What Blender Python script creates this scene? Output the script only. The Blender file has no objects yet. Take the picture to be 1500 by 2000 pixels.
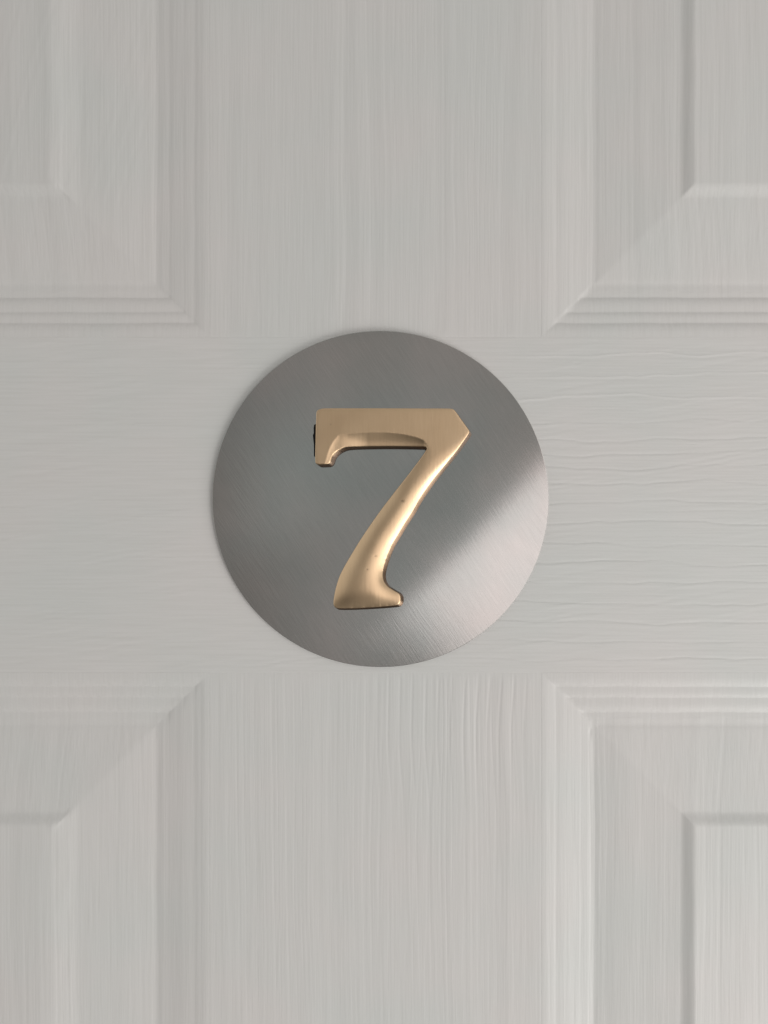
import bpy, math
import numpy as np
from mathutils import Vector
from mathutils.geometry import delaunay_2d_cdt

S = 0.00015                 # metres per photograph pixel on the door face
D = 0.227                   # camera distance from the door face
ZC = 1.45                   # height of the camera above the floor
sc = bpy.context.scene

# ------------------------------------------------------------------ camera
cd = bpy.data.cameras.new('camera'); cam = bpy.data.objects.new('camera', cd)
sc.collection.objects.link(cam); sc.camera = cam
cam.location = (0, -D, ZC); cam.rotation_euler = (math.radians(90), 0, 0)
cd.sensor_fit = 'VERTICAL'; cd.sensor_height = 36; cd.lens = 36 * D / 0.300
cd.clip_start = 0.005; cd.clip_end = 60

# ------------------------------------------------------------------ world: dim soft surroundings
w = bpy.data.worlds.new('World'); sc.world = w; w.use_nodes = True
nt = w.node_tree; nt.nodes.clear(); N = nt.nodes.new; K = nt.links.new
out = N('ShaderNodeOutputWorld'); bg = N('ShaderNodeBackground'); tc = N('ShaderNodeTexCoord')
nz = N('ShaderNodeTexNoise'); nz.inputs['Scale'].default_value = 4.5; nz.inputs['Detail'].default_value = 2.0
cr = N('ShaderNodeValToRGB')
cr.color_ramp.elements[0].position = 0.30; cr.color_ramp.elements[0].color = (0.38, 0.37, 0.35, 1)
cr.color_ramp.elements[1].position = 0.70; cr.color_ramp.elements[1].color = (0.56, 0.56, 0.555, 1)
K(tc.outputs['Generated'], nz.inputs['Vector']); K(nz.outputs['Fac'], cr.inputs['Fac'])
# darker straight ahead (whoever stands before the door) and towards the floor
sx = N('ShaderNodeSeparateXYZ'); K(tc.outputs['Generated'], sx.inputs[0])
def mapr(sock, a, b, c, d):
    m = N('ShaderNodeMapRange'); m.interpolation_type = 'SMOOTHSTEP'
    for i, v in zip(('From Min', 'From Max', 'To Min', 'To Max'), (a, b, c, d)): m.inputs[i].default_value = v
    K(sock, m.inputs['Value']); return m
ahead = mapr(sx.outputs['Y'], -1.0, -0.80, 0.70, 1.0); floor = mapr(sx.outputs['Z'], -0.50, -0.12, 0.22, 1.0)
mul = N('ShaderNodeMath'); mul.operation = 'MULTIPLY'; K(ahead.outputs[0], mul.inputs[0]); K(floor.outputs[0], mul.inputs[1])
mul2 = N('ShaderNodeMath'); mul2.operation = 'MULTIPLY'; sh = mapr(sx.outputs['X'], -1.0, 1.0, 0.0, 1.0); sh.interpolation_type = 'LINEAR'
left = N('ShaderNodeValToRGB'); left.color_ramp.interpolation = 'EASE'; e_ = left.color_ramp.elements
e_[0].position = 0.06; e_[0].color = (1, 1, 1, 1); e_[1].position = 0.47; e_[1].color = (0.62, 0.62, 0.62, 1)
for p_, v_ in ((0.18, 0.80), (0.27, 0.36), (0.38, 0.42)):
    n_ = e_.new(p_); n_.color = (v_, v_, v_, 1)
K(sh.outputs[0], left.inputs[0])
K(left.outputs[0], mul2.inputs[1])
mul3 = N('ShaderNodeMath'); mul3.operation = 'MULTIPLY'; K(mul.outputs[0], mul3.inputs[0]); mul3.inputs[1].default_value = 1.60
K(mul3.outputs[0], mul2.inputs[0])
# cool dim hall straight ahead, warmer round it, and a bright blob added so the disc's left reflects paler
tint = N('ShaderNodeValToRGB'); tf = mapr(sx.outputs['Y'], -1.0, -0.90, 0.0, 1.0); K(tf.outputs[0], tint.inputs[0])
tint.color_ramp.elements[0].color = (0.90, 0.945, 0.935, 1); tint.color_ramp.elements[1].color = (0.965, 0.965, 0.950, 1)
wn = tint.color_ramp.elements.new(0.17); wn.color = (1.0, 0.94, 0.915, 1)
tm = N('ShaderNodeMixRGB'); tm.blend_type = 'MULTIPLY'; tm.inputs['Fac'].default_value = 1.0
K(cr.outputs['Color'], tm.inputs[1]); K(tint.outputs[0], tm.inputs[2]); K(tm.outputs[0], bg.inputs['Color'])
vd = N('ShaderNodeVectorMath'); vd.operation = 'DISTANCE'; K(tc.outputs['Generated'], vd.inputs[0]); vd.inputs[1].default_value = (-0.145, -0.99, 0.035)
blob = mapr(vd.outputs['Value'], 0.02, 0.13, 1.42, 1.0)
mul4 = N('ShaderNodeMath'); mul4.operation = 'MULTIPLY'; K(mul2.outputs[0], mul4.inputs[0]); K(blob.outputs[0], mul4.inputs[1])
K(mul4.outputs[0], bg.inputs['Strength'])
K(bg.outputs[0], out.inputs[0])

# ------------------------------------------------------------------ window light and an added side light
def area(name, loc, target, sx, sy, power, col, roll=0.0):
    l = bpy.data.lights.new(name, 'AREA'); l.shape = 'RECTANGLE'; l.size = sx; l.size_y = sy
    l.energy = power; l.color = col
    o = bpy.data.objects.new(name, l); sc.collection.objects.link(o); o.location = loc
    q = (Vector(target) - Vector(loc)).to_track_quat('-Z', 'Y')
    from mathutils import Quaternion
    o.rotation_euler = (q @ Quaternion((0, 0, 1), roll)).to_euler()
    return o
# upper-left edge of this panel of daylight is what the steel mirrors as a diagonal
E = 0.190
Wl, Hl, dist = 1.4, 1.6, 1.5
c = (E + Wl / 2) / math.sqrt(2); g = (Hl / 2 - 0.13) / math.sqrt(2)     # g slides it up and to the right
area('window_light', (c + g, -dist, ZC - c + g), (c + g, 0, ZC - c + g), Wl, Hl, 5.9, (1.0, 0.925, 0.905), math.radians(-45))
area('side_light', (0.80, -0.52, ZC - 0.72), (0, 0, ZC), 0.7, 0.7, 8.0, (1.0, 0.98, 0.95))  # added lamp: brings out the relief and brightens the lower right

sc.view_settings.view_transform = 'Standard'; sc.view_settings.look = 'None'
sc.view_settings.gamma = 1; sc.view_settings.exposure = 0.0
try: sc.view_settings.use_curve_mapping = False
except Exception: pass

# ------------------------------------------------------------------ helpers
def P(px, py, z=0.0):
    """point at height z (metres) off the door face, seen at photograph pixel px, py"""
    k = (D - z) / D
    return ((px - 750) * S * k, -z, ZC + (1000 - py) * S * k)

def link(o, parent=None):
    sc.collection.objects.link(o)
    if parent: o.parent = parent
    return o

def mesh_obj(name, V, F, mat, parent=None, smooth=True):
    me = bpy.data.meshes.new(name)
    V = np.asarray(V, dtype=np.float32)
    if isinstance(F, np.ndarray):
        me.vertices.add(len(V)); me.vertices.foreach_set('co', V.ravel())
        n, k = F.shape
        me.loops.add(n * k); me.loops.foreach_set('vertex_index', F.ravel().astype(np.int32))
        me.polygons.add(n); me.polygons.foreach_set('loop_start', np.arange(0, n * k, k, dtype=np.int32))
        me.update(calc_edges=True)
    else:
        me.from_pydata([tuple(map(float, v)) for v in V], [], F)
    me.polygons.foreach_set('use_smooth', [smooth] * len(me.polygons))
    me.validate(); me.update()
    me.materials.append(mat)
    o = bpy.data.objects.new(name, me)
    return link(o, parent)

_tab = {}
def n1(t, seed):
    """smooth 1-D noise, about -1..1, one feature per unit"""
    if seed not in _tab: _tab[seed] = np.random.RandomState(seed).uniform(-1, 1, 4096)
    T = _tab[seed]; i = np.floor(t).astype(int); f = t - i; f = f * f * (3 - 2 * f)
    return T[i % 4096] * (1 - f) + T[(i + 1) % 4096] * f
def n2(x, y, seed):
    key = ('2', seed)
    if key not in _tab: _tab[key] = np.random.RandomState(seed).uniform(-1, 1, (256, 256))
    T = _tab[key]; i = np.floor(x).astype(int); j = np.floor(y).astype(int)
    f = x - i; g = y - j; f = f * f * (3 - 2 * f); g = g * g * (3 - 2 * g)
    i0 = i % 256; i1 = (i + 1) % 256; j0 = j % 256; j1 = (j + 1) % 256
    return (T[i0, j0] * (1 - f) + T[i1, j0] * f) * (1 - g) + (T[i0, j1] * (1 - f) + T[i1, j1] * f) * g
def sstep(a, b, x):
    t = np.clip((x - a) / (b - a), 0, 1); return t * t * (3 - 2 * t)

# ------------------------------------------------------------------ materials
def paint(name, scale_vec, seed_off):
    """satin white paint over embossed grain; scale_vec stretches the brush marks along the grain"""
    m = bpy.data.materials.new(name); m.use_nodes = True
    t = m.node_tree; b = t.nodes['Principled BSDF']; n = t.nodes.new; k = t.links.new
    tc = n('ShaderNodeTexCoord'); mp = n('ShaderNodeMapping')
    mp.inputs['Location'].default_value = (seed_off, seed_off * 0.37, seed_off * 1.7)
    mp.inputs['Scale'].default_value = scale_vec
    k(tc.outputs['Object'], mp.inputs['Vector'])
    fine = n('ShaderNodeTexNoise'); fine.inputs['Scale'].default_value = 1.0; fine.inputs['Detail'].default_value = 4; fine.inputs['Roughness'].default_value = 0.6
    k(mp.outputs[0], fine.inputs['Vector'])
    peel = n('ShaderNodeTexNoise'); peel.inputs['Scale'].default_value = 900; peel.inputs['Detail'].default_value = 2
    k(tc.outputs['Object'], peel.inputs['Vector'])
    b1 = n('ShaderNodeBump'); b1.inputs['Strength'].default_value = 1.0; b1.inputs['Distance'].default_value = 0.00005
    b2 = n('ShaderNodeBump'); b2.inputs['Strength'].default_value = 1.0; b2.inputs['Distance'].default_value = 0.000012
    k(fine.outputs['Fac'], b1.inputs['Height']); k(peel.outputs['Fac'], b2.inputs['Height'])
    k(b1.outputs[0], b2.inputs['Normal']); k(b2.outputs[0], b.inputs['Normal'])
    cl = n('ShaderNodeTexNoise'); cl.inputs['Scale'].default_value = 22; cl.inputs['Detail'].default_value = 3
    k(tc.outputs['Object'], cl.inputs['Vector'])
    r = n('ShaderNodeValToRGB')
    r.color_ramp.elements[0].position = 0.35; r.color_ramp.elements[0].color = (0.745, 0.755, 0.742, 1)
    r.color_ramp.elements[1].position = 0.65; r.color_ramp.elements[1].color = (0.782, 0.762, 0.750, 1)
    k(cl.outputs['Fac'], r.inputs['Fac'])
    mx = n('ShaderNodeMixRGB'); mx.blend_type = 'MULTIPLY'; mx.inputs['Fac'].default_value = 1.0
    r2 = n('ShaderNodeValToRGB')
    r2.color_ramp.elements[0].position = 0.30; r2.color_ramp.elements[0].color = (0.955, 0.955, 0.95, 1)
    r2.color_ramp.elements[1].position = 0.60; r2.color_ramp.elements[1].color = (1, 1, 1, 1)
    k(fine.outputs['Fac'], r2.inputs['Fac']); k(r.outputs[0], mx.inputs[1]); k(r2.outputs[0], mx.inputs[2])
    k(mx.outputs[0], b.inputs['Base Color'])
    b.inputs['Roughness'].default_value = 0.42
    b.inputs['Specular IOR Level'].default_value = 0.4
    return m
M_v = paint('white_paint_vertical_grain', (1500, 1500, 45), 0.0)
M_h = paint('white_paint_horizontal_grain', (45, 1500, 1500), 3.1)

def metal_steel():
    m = bpy.data.materials.new('brushed_steel'); m.use_nodes = True
    t = m.node_tree; b = t.nodes['Principled BSDF']; n = t.nodes.new; k = t.links.new
    tc = n('ShaderNodeTexCoord'); rot = n('ShaderNodeMapping'); rot.vector_type = 'POINT'
    rot.inputs['Rotation'].default_value = (0, math.radians(-56), 0)
    k(tc.outputs['Object'], rot.inputs['Vector'])
    def streak(sx, sz, det, off):
        mp = n('ShaderNodeMapping'); mp.inputs['Scale'].default_value = (sx, 1, sz); mp.inputs['Location'].default_value = (off, off, 0)
        k(rot.outputs[0], mp.inputs['Vector'])
        f = n('ShaderNodeTexNoise'); f.inputs['Scale'].default_value = 1; f.inputs['Detail'].default_value = det; f.inputs['Roughness'].default_value = 0.65
        k(mp.outputs[0], f.inputs['Vector']); return f
    a = streak(110, 2300, 3, 0); c2 = streak(60, 1100, 3, 5)
    bp = n('ShaderNodeBump'); bp.inputs['Strength'].default_value = 1; bp.inputs['Distance'].default_value = 0.000010
    k(a.outputs['Fac'], bp.inputs['Height'])
    bp2 = n('ShaderNodeBump'); bp2.inputs['Strength'].default_value = 1; bp2.inputs['Distance'].default_value = 0.000003
    k(c2.outputs['Fac'], bp2.inputs['Height']); k(bp.outputs[0], bp2.inputs['Normal']); k(bp2.outputs[0], b.inputs['Normal'])
    # random patches, a little paler, warmer and rougher
    sm = n('ShaderNodeTexNoise'); sm.inputs['Scale'].default_value = 26; sm.inputs['Detail'].default_value = 3
    k(tc.outputs['Object'], sm.inputs['Vector'])
    r = n('ShaderNodeValToRGB')
    r.color_ramp.elements[0].position = 0.38; r.color_ramp.elements[0].color = (0.53, 0.545, 0.535, 1)
    r.color_ramp.elements[1].position = 0.66; r.color_ramp.elements[1].color = (0.635, 0.60, 0.585, 1)
    k(sm.outputs['Fac'], r.inputs['Fac'])
    mx = n('ShaderNodeMixRGB'); mx.blend_type = 'MULTIPLY'; mx.inputs['Fac'].default_value = 1
    r2 = n('ShaderNodeValToRGB')
    r2.color_ramp.elements[0].position = 0.30; r2.color_ramp.elements[0].color = (0.945, 0.945, 0.945, 1)
    r2.color_ramp.elements[1].position = 0.70; r2.color_ramp.elements[1].color = (1.04, 1.04, 1.04, 1)
    k(a.outputs['Fac'], r2.inputs['Fac']); k(r.outputs[0], mx.inputs[1]); k(r2.outputs[0], mx.inputs[2])
    k(mx.outputs[0], b.inputs['Base Color'])
    mr = n('ShaderNodeMapRange'); mr.inputs['To Min'].default_value = 0.10; mr.inputs['To Max'].default_value = 0.155
    k(sm.outputs['Fac'], mr.inputs['Value']); k(mr.outputs[0], b.inputs['Roughness'])
    b.inputs['Metallic'].default_value = 1.0
    b.inputs['Anisotropic'].default_value = 0.75
    tg = n('ShaderNodeTangent'); tg.direction_type = 'UV_MAP'; tg.uv_map = 'UVMap'; k(tg.outputs[0], b.inputs['Tangent'])
    return m
M_steel = metal_steel()

def metal_brass():
    m = bpy.data.materials.new('satin_brass'); m.use_nodes = True
    t = m.node_tree; b = t.nodes['Principled BSDF']; n = t.nodes.new; k = t.links.new
    tc = n('ShaderNodeTexCoord'); mp = n('ShaderNodeMapping'); mp.inputs['Rotation'].default_value = (0, math.radians(8), 0)
    mp.inputs['Scale'].default_value = (1700, 400, 160)
    k(tc.outputs['Object'], mp.inputs['Vector'])
    a = n('ShaderNodeTexNoise'); a.inputs['Scale'].default_value = 1; a.inputs['Detail'].default_value = 4
    k(mp.outputs[0], a.inputs['Vector'])
    bp = n('ShaderNodeBump'); bp.inputs['Strength'].default_value = 1; bp.inputs['Distance'].default_value = 0.000022
    k(a.outputs['Fac'], bp.inputs['Height']); k(bp.outputs[0], b.inputs['Normal'])
    s = n('ShaderNodeTexNoise'); s.inputs['Scale'].default_value = 90; s.inputs['Detail'].default_value = 4
    k(tc.outputs['Object'], s.inputs['Vector'])
    r = n('ShaderNodeValToRGB')
    r.color_ramp.elements[0].position = 0.35; r.color_ramp.elements[0].color = (0.775, 0.562, 0.358, 1)
    r.color_ramp.elements[1].position = 0.70; r.color_ramp.elements[1].color = (0.83, 0.615, 0.40, 1)
    k(s.outputs['Fac'], r.inputs['Fac']); 
    # dirt specks, and a drafted wall that darkens to brown towards the disc
    vc = n('ShaderNodeVertexColor'); vc.layer_name = 'brown_mask'
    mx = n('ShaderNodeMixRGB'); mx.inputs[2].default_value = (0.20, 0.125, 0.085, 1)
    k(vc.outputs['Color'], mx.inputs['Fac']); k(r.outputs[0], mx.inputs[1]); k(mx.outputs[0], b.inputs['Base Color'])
    mr = n('ShaderNodeMapRange'); mr.inputs['To Min'].default_value = 0.33; mr.inputs['To Max'].default_value = 0.43
    k(s.outputs['Fac'], mr.inputs['Value']); k(mr.outputs[0], b.inputs['Roughness'])
    b.inputs['Metallic'].default_value = 1.0
    return m
M_brass = metal_brass()

M_black = bpy.data.materials.new('black_foam'); M_black.use_nodes = True
_b = M_black.node_tree.nodes['Principled BSDF']; _b.inputs['Base Color'].default_value = (0.012, 0.011, 0.011, 1); _b.inputs['Roughness'].default_value = 0.85
_n = M_black.node_tree.nodes.new('ShaderNodeTexNoise'); _n.inputs['Scale'].default_value = 3000
_bp = M_black.node_tree.nodes.new('ShaderNodeBump'); _bp.inputs['Distance'].default_value = 0.00004
M_black.node_tree.links.new(_n.outputs['Fac'], _bp.inputs['Height']); M_black.node_tree.links.new(_bp.outputs[0], _b.inputs['Normal'])

# ------------------------------------------------------------------ door
# everything below is in photograph pixels on the door face (x right, y down), heights in pixels too
XL, XR = 408.0, 1058.0            # mullion edges
YT, YB = 658.0, 1314.0            # cross rail edges
PW, PH_UP, PH_DN = 1480.0, 2500.0, 7400.0
DX0, DX1 = XL - PW - 740, XR + PW + 740       # door edges
DY0, DY1 = YT - PH_UP - 740, YB + PH_DN + 1000

def vgrain(x, y, seed, amp=1.0):
    """embossed grain running up and down"""
    wx = x + 9 * n2(x / 260, y / 420, seed + 1) + 3.0 * n2(x / 60, y / 160, seed + 2)
    a = 0.55 + 0.45 * n2(x / 130, y / 330, seed + 3)
    broad = n1(wx / 26, seed + 4)
    g = np.abs(n1(wx / 11, seed + 5)); groove = -np.clip(1 - g / 0.22, 0, 1) ** 1.5
    mid = n1(wx / 6.3, seed + 6)
    return 1.6 * amp * (0.34 * broad + 0.26 * a * groove + 0.09 * mid * (0.4 + 0.6 * a))

LINES = [692, 735, 776, 823, 859, 885, 913, 943, 984, 1024, 1065, 1100, 1136, 1175, 1215, 1249, 1286]
def rgrain(x, y):
    """embossed grain running across: long wavy lines, strongest right of the plate"""
    right = sstep(820, 1080, x); left = 1 - right
    bow = 5.0 * np.sin((x - 1110) / 190.0) * np.exp(-((y - 760) / 120.0) ** 2)
    h = np.zeros_like(x)
    for i, L in enumerate(LINES):
        yy = L + 5.0 * n1(x / 105 + i * 3.7, 60 + i) + 2.0 * n1(x / 34 + i * 1.3, 90 + i) - 4 * n1((x / 300) + 0.2 * i, 55) + bow * (-1)
        d = y - yy
        amp = 0.58 * (0.45 + 0.55 * np.clip(n1(x / 140 + 11 * i, 130 + i) + 0.6, 0, 1))
        sgn = 1 if L < 800 else -1
        prof = np.exp(-(d / 2.2) ** 2) * sgn + 0.55 * np.exp(-((d - 4.5) / 4.0) ** 2) * -sgn * 0.8
        h += right * amp * prof
    wy = y + 10 * n1(x / 230, 71) + 4 * n2(x / 120, y / 60, 72)
    h += left * (0.10 * n1(wy / 24, 73) - 0.30 * np.clip(1 - np.abs(n1(wy / 16, 74)) / 0.12, 0, 1) * np.clip(n2(x / 160, y / 40, 75) + 0.1, 0, 1))
    yy = y + 6 * n1(x / 120, 83) + 3 * n2(x / 70, y / 40, 84)
    h -= right * 0.30 * np.clip(1 - np.abs(n1(yy / 13, 85)) / 0.14, 0, 1) * np.clip(n2(x / 150, y / 45, 86) + 0.35, 0, 1)
    # short slanting wrinkles in the paint
    sl = y + 0.16 * x + 2.0 * n2(x / 40, y / 20, 76)
    h += 0.26 * n1(sl / 5.5, 77) * np.clip(n2(x / 110, y / 50, 78) + 0.35, 0, 1)
    sl = y - 0.03 * x
    h += 0.06 * n1(sl / 4.0, 79) + 0.10 * n1((y + 3 * n1(x / 200, 82)) / 19, 81)
    for (mx, my, rx, ry, dp) in ((1163, 666.5, 9, 1.6, 0.9), (1127, 709, 4, 3, 0.7), (1108, 706, 3, 2, .4), (258, 828, 4, 1.5, 0.8), (1352, 867, 5, 1.5, .5), (1462, 676, 6, 5, .35), (1064, 827, 4, 2, .5), (1293, 1286, 5, 1.6, .6), (1494, 1331, 4, 2, .6)):
        h -= dp * np.exp(-((x - mx) / rx) ** 2 - ((y - my) / ry) ** 2)
    return h

def profile(d, soft=None):
    """depth of the moulded panel below the door face at distance d from its opening (negative = lower)"""
    h = np.zeros_like(d)
    def fall(a, b, s0, s1):         # slope grows from s0 to s1 across a..b
        t = np.clip((d - a) / (b - a), 0, 1); Ln = b - a
        return -(s0 * t + (s1 - s0) * t ** 3 / 3.0) * Ln
    h += fall(0, 3, 0.08, 0.08)
    h += fall(3, 28, 0.0, 0.56)
    h += fall(32, 50, 0.0, 0.52)
    h += fall(55, 80, 0.0, 0.58)
    if soft is not None:            # the upright mouldings are softer, filled with more paint
        tot = float(profile(np.array([90.0]))[0])
        t = np.clip(d / 112.0, 0, 1)
        smooth = tot * (0.55 * t + 0.45 * t * t * (3 - 2 * t)) + np.where(d > 112, h - tot, 0)
        smooth = smooth + 0.5 * np.exp(-((d - 52) / 9.0) ** 2) - 0.3 * np.exp(-((d - 30) / 5.0) ** 2)
        h = h * (1 - soft) + smooth * soft
    h += 10.0 * np.clip((d - 108) / 162.0, 0, 1) - 0.8 * np.exp(-((d - 104) / 8.0) ** 2)
    h += 8.5 * sstep(270, 299, d)
    return h

def coords(a, b, fa, fb, fine, coarse, extra=()):
    """positions from a to b: fine inside fa..fb, coarse outside; extra = (lo, hi, step) refinements"""
    cuts = [a]; x = a
    while x < b - 1e-6:
        st = fine if fa <= x <= fb else coarse
        for lo, hi, s in extra:
            if lo <= x <= hi: st = min(st, s)
        nx = x + st
        for e in [fa, fb] + [v for lo, hi, s in extra for v in (lo, hi)]:
            if x < e - 1e-6 < nx - 1e-6: nx = e
        x = min(nx, b)
        if b - x < st * 0.4: x = b
        cuts.append(x)
    return np.array(cuts)

def sheet(name, xs, ys, hfun, mat, parent):
    X, Y = np.meshgrid(xs, ys); H = hfun(X, Y)
    e = np.minimum(np.minimum(X - xs[0], xs[-1] - X), np.minimum(Y - ys[0], ys[-1] - Y))
    H = H * np.clip(e / 16.0, 0, 1)
    if name in ('cross_rail', 'mullion'): H = H - 0.30 * np.exp(-(e / 1.6) ** 2)
    V = np.stack([(X - 750) * S, -H * S, ZC + (1000 - Y) * S], -1).reshape(-1, 3)
    ny, nx = X.shape
    i = np.arange(ny * nx).reshape(ny, nx)
    F = np.stack([i[:-1, :-1].ravel(), i[1:, :-1].ravel(), i[1:, 1:].ravel(), i[:-1, 1:].ravel()], -1)
    # skirt: turn the rim back into the leaf so every part is a solid-looking board
    rim = np.concatenate([i[0, :], i[1:, -1], i[-1, -2::-1], i[-2:0:-1, 0]])
    top = V[rim].copy(); base = V[rim].copy(); base[:, 1] = 0.0045
    k0 = len(V); n = len(rim); q = np.arange(n); q1 = (q + 1) % n; kt = k0 + n
    FS = np.stack([kt + q, kt + q1, k0 + q1, k0 + q], -1)
    V = np.vstack([V, base, top]); F = np.vstack([F, FS])
    o = mesh_obj(name, V, F, mat, parent)
    me = o.data
    sm = np.ones(len(me.polygons), dtype=bool); sm[-n:] = False
    me.polygons.foreach_set('use_smooth', sm)
    return o

door = bpy.data.objects.new('panelled_door', None); link(door)
door.location = (0, 0, 0)
door['label'] = 'white painted door with embossed wood grain and recessed moulded panels behind the number'
door['category'] = 'door'

FX0, FX1, FY0, FY1 = -90, 1590, -90, 2090      # a little beyond the frame
# cross rail
o = sheet('cross_rail', coords(XL - PW, XR + PW, FX0, FX1, 5, 30), coords(YT, YB, YT, YB, 1.25, 10),
          lambda x, y: rgrain(x, y), M_h, door)
# mullions
o = sheet('mullion', coords(XL, XR, XL, XR, 1.25, 5), coords(YT - PH_UP, YT, FY0, YT, 6, 60),
          lambda x, y: vgrain(x, y, 200, 0.62), M_v, door)
def low_m(x, y):
    k = 0.75 + 0.3 * sstep(560, 760, x) * (1 - sstep(1330, 1750, y))
    ph = (x - 560 + 6 * n2(x / 200, y / 160, 91)) / 24.0
    ribs = -np.clip(1 - np.abs((ph % 1) - 0.5 + 0.18 * n1(np.floor(ph) + .5, 92)) / 0.16, 0, 1)
    ribs = ribs * sstep(600, 800, x) * (1 - sstep(1000, 1058, x)) * (0.25 + 0.75 * (1 - sstep(1380, 1640, y)))
    return vgrain(x, y, 300, 1.0) * k + 0.42 * ribs
o = sheet('mullion', coords(XL, XR, XL, XR, 1.25, 5), coords(YB, YB + PH_DN, YB, FY1, 6, 60), low_m, M_v, door)
# panels
def panel(x0, x1, y0, y1, seed, label):
    def h(x, y):
        d = np.minimum(np.minimum(x - x0, x1 - x), np.minimum(y - y0, y1 - y))
        dd = d + 0.8 * n2(x / 45, y / 45, seed + 40)
        dd = np.where(d < 2, d, dd)
        g = vgrain(x + 0.10 * np.clip(d, 0, 270), y, seed, 0.8)
        k = np.where(d < 90, 0.35, 1.0) * np.clip(d / 6, 0, 1)
        dv = np.minimum(x - x0, x1 - x); dh = np.minimum(y - y0, y1 - y)
        soft = (0.70 if seed == 400 else 0.92 if seed == 480 else 0.86) * (sstep(-26, 26, dh - dv) if seed == 480 else sstep(-9, 9, dh - dv))
        if seed == 400:                # slanting brush strokes left in the paint
            q = (x + 0.30 * (y - 350) + 5 * n2(x / 70, y / 120, 43)) / 9.0
            g = g + 0.13 * n1(q, 44) * sstep(90, 130, d) * (1 - sstep(380, 420, y))
        if seed == 520:
            g = g - 1.2 * np.exp(-((x - 1156) / 2.5) ** 2 - ((y - 1435) / 9.0) ** 2)
        if x0 < 0:                     # the left panels' upright field edges are eased over more
            q = sstep(-14, 14, dh - dv)
            extra = q * (8.5 * sstep(252, 318, dv) - 8.5 * sstep(270, 299, dv))
        else: extra = 0.0
        return extra + profile(np.maximum(dd, 0), soft) + g * k + 0.5 * n2(x / 120, y / 120, seed + 41)* sstep(110, 200, d)
    def refine(a, b, f0, f1, fine_else):
        ex = []
        for lo, hi, st in [(0, 112, 1.3), (262, 306, 2.5)]:
            ex += [(a + lo, a + hi, st), (b - hi, b - lo, st)]
        ex = [e for e in ex if e[0] < f1 and e[1] > f0]
        return ex
    xs = coords(x0, x1, max(x0, FX0), min(x1, FX1), 1.6, 30, refine(x0, x1, FX0, FX1, 0))
    ys = coords(y0, y1, max(y0, FY0), min(y1, FY1), 6, 60, refine(y0, y1, FY0, FY1, 0))
    o = sheet('panel', xs, ys, h, M_v, door)
    return o
panel(XL - PW, XL, YT - PH_UP, YT, 400, '')
panel(XR, XR + PW, YT - PH_UP, YT, 440, '')
panel(XL - PW, XL, YB, YB + PH_DN, 480, '')
panel(XR, XR + PW, YB, YB + PH_DN, 520, '')
# stiles, top and bottom rails and the leaf behind, outside the photograph's frame
for a, b in ((DX0, XL - PW), (XR + PW, DX1)):
    sheet('stile', coords(a, b, a, b, 12, 12), coords(DY0, DY1, DY0, DY1, 90, 90), lambda x, y: vgrain(x, y, 600, 0.5), M_v, door)
sheet('top_rail', coords(XL - PW, XR + PW, 0, 0, 60, 60), coords(DY0, YT - PH_UP, 0, 0, 12, 12), lambda x, y: 0.1 * n1(y / 20, 5), M_h, door)
sheet('bottom_rail', coords(XL - PW, XR + PW, 0, 0, 60, 60), coords(YB + PH_DN, DY1, 0, 0, 12, 12), lambda x, y: 0.1 * n1(y / 20, 6), M_h, door)
def box(name, x0, x1, y0, y1, z0, z1, mat, parent):
    V = [(x, y, z) for x in (x0, x1) for y in (y0, y1) for z in (z0, z1)]
    F = [(0, 1, 3, 2), (4, 6, 7, 5), (0, 4, 5, 1), (2, 3, 7, 6), (0, 2, 6, 4), (1, 5, 7, 3)]
    return mesh_obj(name, V, F, mat, parent, smooth=False)
wx0, wx1 = (DX0 - 750) * S, (DX1 - 750) * S; wz0, wz1 = ZC + (1000 - DY1) * S, ZC + (1000 - DY0) * S
box('door_core', wx0, wx1, 0.0046, 0.035, wz0, wz1, M_v, door)

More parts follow.
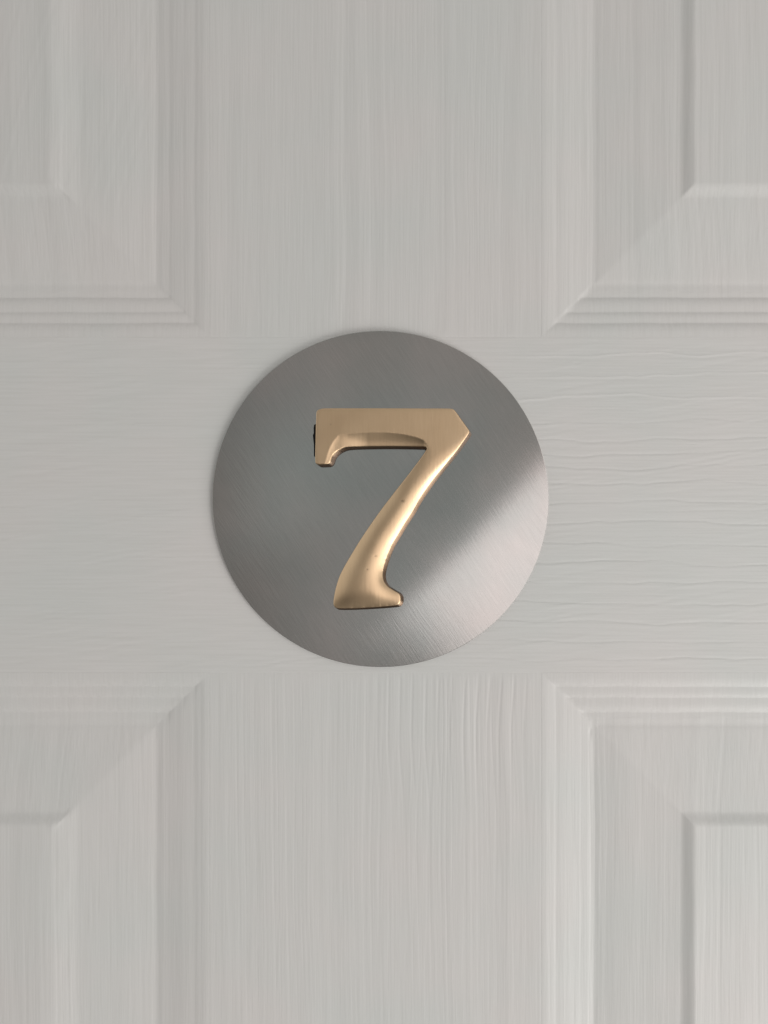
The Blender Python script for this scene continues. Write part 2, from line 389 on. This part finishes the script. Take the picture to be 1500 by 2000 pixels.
# ------------------------------------------------------------------ steel disc
CX, CY, R = 743.0, 974.5, 328.3
TD = 0.0009                          # thickness of the disc
Z0 = 0.00025                         # rests on the proudest grain
def make_disc():
    k = (D - Z0 - TD) / D
    cx, _, cz = P(CX, CY, Z0 + TD); r = R * S * k
    nseg = 256; rings = []; V = []; F = []
    def ring(rad, z, wob=0.0):
        st = len(V)
        for j in range(nseg):
            a = 2 * math.pi * j / nseg
            V.append((rad * math.cos(a), -z, rad * math.sin(a)))
        rings.append(st)
    ring(r - 0.0002, 0); ring(r, 0.00008); ring(r, TD - 0.00004); ring(r - 0.00002, TD - 0.00001); ring(r - 0.00006, TD); ring(r - 0.00009, TD); ring(r - 0.00014, TD)
    nr = 48
    for i in range(1, nr): ring((r - 0.00014) * (1 - i / nr), TD)
    # a faintly dished face, as pressed sheet is
    V2 = []
    for (x, y, z) in V:
        q = math.hypot(x, z) / r
        if y <= -TD + 1e-9:
            y += -0.00012 * (1 - q ** 2) + 0.00004 * math.cos(3.1 * x / r + 0.6) * (1 - q ** 4) * math.cos(2.7 * z / r)
        V2.append((x, y, z))
    V = V2
    for a, b in zip(rings[:-1], rings[1:]):
        for j in range(nseg):
            j1 = (j + 1) % nseg
            F.append((a + j, a + j1, b + j1, b + j))
    ctr = len(V); V.append((0, -TD - 0.00012 + 0.00004 * math.cos(0.6), 0))
    for j in range(nseg): F.append((rings[-1] + j, rings[-1] + (j + 1) % nseg, ctr))
    F.append(tuple(reversed([rings[0] + j for j in range(nseg)])))
    # orientation: front must face -y
    o = mesh_obj('steel_disc', V, F, M_steel)
    me = o.data
    for p_ in list(me.polygons)[:4 * nseg]: p_.use_smooth = False
    uv = me.uv_layers.new(name='UVMap'); ang = math.radians(BR)
    for lp in me.loops:
        x, y, z = me.vertices[lp.vertex_index].co
        uv.data[lp.index].uv = ((x * math.cos(ang) + z * math.sin(ang)) * 5 + .5, (-x * math.sin(ang) + z * math.cos(ang)) * 5 + .5)
    import bmesh
    bm = bmesh.new(); bm.from_mesh(me); bmesh.ops.recalc_face_normals(bm, faces=bm.faces); bm.to_mesh(me); bm.free()
    o.location = (cx, -Z0, cz)
    o['label'] = 'round brushed steel plate fixed flat on the white door behind the number'
    o['category'] = 'disc'
    return o
BR = 34.0                            # tangent lies across the grooves
disc = make_disc()

# ------------------------------------------------------------------ brass numeral
OUT = [(618.5,811),(619.5,804),(623,800.5),(632,798.5),(700,798.2),(757,798.2),(830,798.6),(882.5,799.2),(888,803),(902,822.5),
 (915.5,841.5),(915.6,844.5),(905,860),(890.4,880.3),(876,898),(863.8,913),(849,931),(835.9,948.5),(818,975),(804,999.5),(790,1021),(778,1041),
 (766,1061),(758,1078.5),(753,1092),(748.3,1108),(746.2,1122),(748,1134),(755,1145),(768,1154),(778,1160),(781,1165),
 (780.8,1174),(777.5,1179.5),(770,1181.8),(708,1186.2),(657.5,1187),(653.2,1183.5),(652.2,1177),(654,1162),(657.5,1146),(664,1126),
 (674,1106),(688,1082),(704,1056),(724,1026),(746,995),(772,961),(800.4,924.7),(823.2,894.3),(834.2,878),(834.0,873.5),(829.6,871.6),
 (800,870.8),(752.3,870.4),(700,871.0),(681,871.6),(671.2,873.2),(658.5,879.2),(649,888.5),(643.8,901.5),(639.5,905),(630,905.8),(619.5,905.6),(616.8,902.5),(617.2,860)]
def catmull(pts, n):
    """closed centripetal-ish resample to even spacing, keeping corners fairly crisp"""
    pts = np.array(pts, float); seg = []
    m = len(pts)
    for i in range(m):
        p0, p1, p2, p3 = pts[i - 1], pts[i], pts[(i + 1) % m], pts[(i + 2) % m]
        L = np.linalg.norm(p2 - p1)
        k = max(2, int(L / 1.5))
        m1 = (p2 - p0); m2 = (p3 - p1)
        m1 = m1 / (np.linalg.norm(m1) + 1e-9) * L * 0.9; m2 = m2 / (np.linalg.norm(m2) + 1e-9) * L * 0.9
        for j in range(k):
            t = j / k
            seg.append((2*t**3-3*t**2+1)*p1 + (t**3-2*t**2+t)*m1 + (-2*t**3+3*t**2)*p2 + (t**3-t**2)*m2)
    return np.array(seg)
outl = catmull(OUT, 1.5)
def dist_poly(X, Y, line):
    best = np.full(X.shape, 1e9)
    for (ax, ay), (bx, by) in zip(line[:-1], line[1:]):
        dx, dy = bx - ax, by - ay; L2 = dx * dx + dy * dy + 1e-12
        t = np.clip(((X - ax) * dx + (Y - ay) * dy) / L2, 0, 1)
        best = np.minimum(best, np.hypot(X - ax - t * dx, Y - ay - t * dy))
    return best
def inside(X, Y, poly):
    c = np.zeros(X.shape, bool); n = len(poly); j = n - 1
    for i in range(n):
        xi, yi = poly[i]; xj, yj = poly[j]
        with np.errstate(divide='ignore', invalid='ignore'):
            c ^= ((yi > Y) != (yj > Y)) & (X < (xj - xi) * (Y - yi) / (yj - yi + 1e-12) + xi)
        j = i
    return c

HN = 0.0040                          # height of the casting's face above the disc
# membrane solved on a pixel grid gives the smooth domed relief of the stem
gx0, gy0, gw, gh = 610, 792, 312, 402
GX, GY = np.meshgrid(np.arange(gx0, gx0 + gw), np.arange(gy0, gy0 + gh))
IN = inside(GX + 0.01, GY + 0.01, outl)
u = np.zeros(GX.shape)
# screening: short in the bar (face stays flat), long in the stem (full dome)
tt = GY - 872.0 + (GX - 835.0) * 0.25
stemw = sstep(-5, 95, tt)
lam = 4.0 + 24.0 * stemw
gl = np.where(IN, 0.0, 1.0)
for it in range(900):
    nb = 0.25 * (np.roll(gl, 1, 0) + np.roll(gl, -1, 0) + np.roll(gl, 1, 1) + np.roll(gl, -1, 1))
    gl = np.where(IN, nb / (1 + 0.25 / lam ** 2), 1.0)
low_edge = [(640, 906), (644, 901), (649, 888.5), (658.5, 879.2), (671, 873.2), (681, 871.6), (752, 870.4), (829, 871.6)]
def relief(X, Y):
    """height in photograph pixels relative to the flat face"""
    fx = np.clip(X - gx0, 0, gw - 1.001); fy = np.clip(Y - gy0, 0, gh - 1.001)
    i = fx.astype(int); j = fy.astype(int); a = fx - i; b = fy - j
    g = (gl[j, i] * (1 - a) + gl[j, i + 1] * a) * (1 - b) + (gl[j + 1, i] * (1 - a) + gl[j + 1, i + 1] * a) * b
    sw = sstep(-5, 95, Y - 872.0 + (X - 835.0) * 0.25)
    h = -g * (0.35 + 11.8 * sw)
    # scooped lower edge of the bar and foot
    d = dist_poly(X, Y, low_edge)
    wdt = (5.0 + 19.0 * np.sqrt(np.clip(1 - (np.clip(X - 735, 0, 95) / 95.0) ** 2, 0, 1))) * (0.16 + 0.84 * sstep(630, 664, X)) + 1.5
    wdt = wdt + 0.5 * n1(X / 30, 701)
    t = np.clip(1 - d / wdt, 0, 1)
    band = (Y < 910) & (X < 833)
    amp = 0.09 + 0.23 * sstep(660, 720, X)
    h = h - np.where(band, amp * wdt * (1 - (1 - t) ** 1.9), 0)
    # hand-finished unevenness
    h += 0.22 * n2(X / 28, Y / 40, 700) * (0.2 + sw)
    for (mx, my, rx, ry, dp) in ((785, 978.5, 3.8, 1.5, 0.9), (733, 1086, 3.2, 1.2, 0.6), (717, 1112, 2.2, 1.8, 0.35), (746.5, 939, 1.5, 1.0, 0.3)):
        h -= dp * np.exp(-((X - mx) / rx) ** 2 - ((Y - my) / ry) ** 2)
    return h

def make_number():
    zface = Z0 + TD + 0.00012 + HN
    # interior points on a staggered grid kept clear of the outline
    st = 1.7
    xs = np.arange(612, 920, st); ys = np.arange(796, 1190, st)
    X, Y = np.meshgrid(xs, ys); X = X + (np.arange(len(ys)) % 2)[:, None] * st / 2
    ok = inside(X, Y, outl) & (dist_poly(X, Y, np.vstack([outl, outl[:1]])) > 1.2)
    inner = np.stack([X[ok], Y[ok]], -1)
    pts = np.vstack([outl, inner]); n = len(outl)
    res = delaunay_2d_cdt([Vector((float(a), float(b))) for a, b in pts], [], [list(range(n))], 1, 1e-5)
    v2 = np.array([(v.x, v.y) for v in res[0]]); tris = [tuple(f) for f in res[2]]
    assert len(v2) == len(pts), (len(v2), len(pts))
    Hh = relief(v2[:, 0], v2[:, 1])
    V = [P(a, b, zface + h * S) for (a, b), h in zip(v2, Hh)]
    # normals of the outline, for the rounded lip and the drafted wall
    prv = np.roll(outl, 1, 0); nxt = np.roll(outl, -1, 0); tan = nxt - prv; tan /= np.linalg.norm(tan, axis=1)[:, None]
    nor = np.stack([tan[:, 1], -tan[:, 0]], -1)
    area2 = np.sum(outl[:, 0] * np.roll(outl[:, 1], -1) - np.roll(outl[:, 0], -1) * outl[:, 1])
    if area2 < 0: nor = -nor
    F = list(tris)
    last = list(range(n)); brown_v = [0.0] * len(V)
    Vn = [V[i] for i in range(n)]
    def loop(off, z, dx, dy, tv, frac):
        st = len(V)
        for i in range(n):
            x0, y0, w0 = Vn[i]
            zz = z if z is not None else -y0 - frac * S
            V.append((x0 + (off * nor[i, 0] + dx) * S, -zz, w0 - (off * nor[i, 1] + dy) * S)); brown_v.append(tv)
        return st
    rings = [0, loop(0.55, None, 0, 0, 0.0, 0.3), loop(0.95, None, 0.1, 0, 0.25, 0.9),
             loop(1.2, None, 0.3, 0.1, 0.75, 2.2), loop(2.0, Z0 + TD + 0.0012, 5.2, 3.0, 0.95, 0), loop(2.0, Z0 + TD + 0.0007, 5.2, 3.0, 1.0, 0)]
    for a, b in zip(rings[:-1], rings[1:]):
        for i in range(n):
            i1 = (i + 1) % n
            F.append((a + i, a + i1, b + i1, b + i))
    import bmesh
    me = bpy.data.meshes.new('house_number'); me.from_pydata(V, [], F)
    bm = bmesh.new(); bm.from_mesh(me); bmesh.ops.recalc_face_normals(bm, faces=bm.faces)
    # make sure that the face looks out of the door
    s = sum(f.normal.y * f.calc_area() for f in bm.faces)
    if s > 0: bmesh.ops.reverse_faces(bm, faces=bm.faces)
    bm.to_mesh(me); bm.free()
    for p_ in me.polygons: p_.use_smooth = True
    ca = me.color_attributes.new('brown_mask', 'FLOAT_COLOR', 'POINT')
    v2x = v2[:, 0]; v2y = v2[:, 1]; sp = np.zeros(len(v2))
    for (mx, my, rx, ry, dp) in ((785, 978.5, 3.4, 1.2, 0.75), (733, 1086, 3.0, 1.0, 0.6), (717, 1112, 1.8, 1.4, 0.6), (646, 829, 1.3, 1.3, 0.3)):
        sp = np.maximum(sp, dp * np.exp(-((v2x - mx) / rx) ** 2 - ((v2y - my) / ry) ** 2))
    for i in range(len(V)):
        t = float(sp[i]) if i < len(v2) else brown_v[i]
        ca.data[i].color = (t, t, t, 1)
    me.materials.append(M_brass)
    o = bpy.data.objects.new('house_number', me); link(o)
    # origin at the middle of its back
    c0 = Vector(P(745, 992, Z0 + TD)); me.transform(__import__('mathutils').Matrix.Translation(-c0)); o.location = c0
    o['label'] = 'brass numeral 7 with a flat bar and domed stem on the steel disc'
    o['category'] = 'house number'
    # black mounting pad that peeps out at the left of the bar
    pad = [(612.5, 836), (613.5, 829.5), (618, 828), (640, 827.5), (860, 826), (868, 835), (850, 868), (826, 868), (700, 864), (650, 872), (636, 893), (617.5, 894.5), (613.3, 891), (613.0, 868), (611.0, 850), (612.8, 846)]
    za, zb = Z0 + TD + 0.00008, Z0 + TD + 0.0021
    m = len(pad); V = [P(a, b, zb) for a, b in pad]; V += [(x, -za, z) for x, y, z in V]
    F = [tuple(range(m)), tuple(reversed(range(m, 2 * m)))] + [(i, i + m, (i + 1) % m + m, (i + 1) % m) for i in range(m)]
    V = [tuple(Vector(v) - c0) for v in V]
    p = mesh_obj('mounting_pad', V, F, M_black, o, smooth=False)
    bm = bmesh.new(); bm.from_mesh(p.data); bmesh.ops.recalc_face_normals(bm, faces=bm.faces); bm.to_mesh(p.data); bm.free()
    return o
make_number()
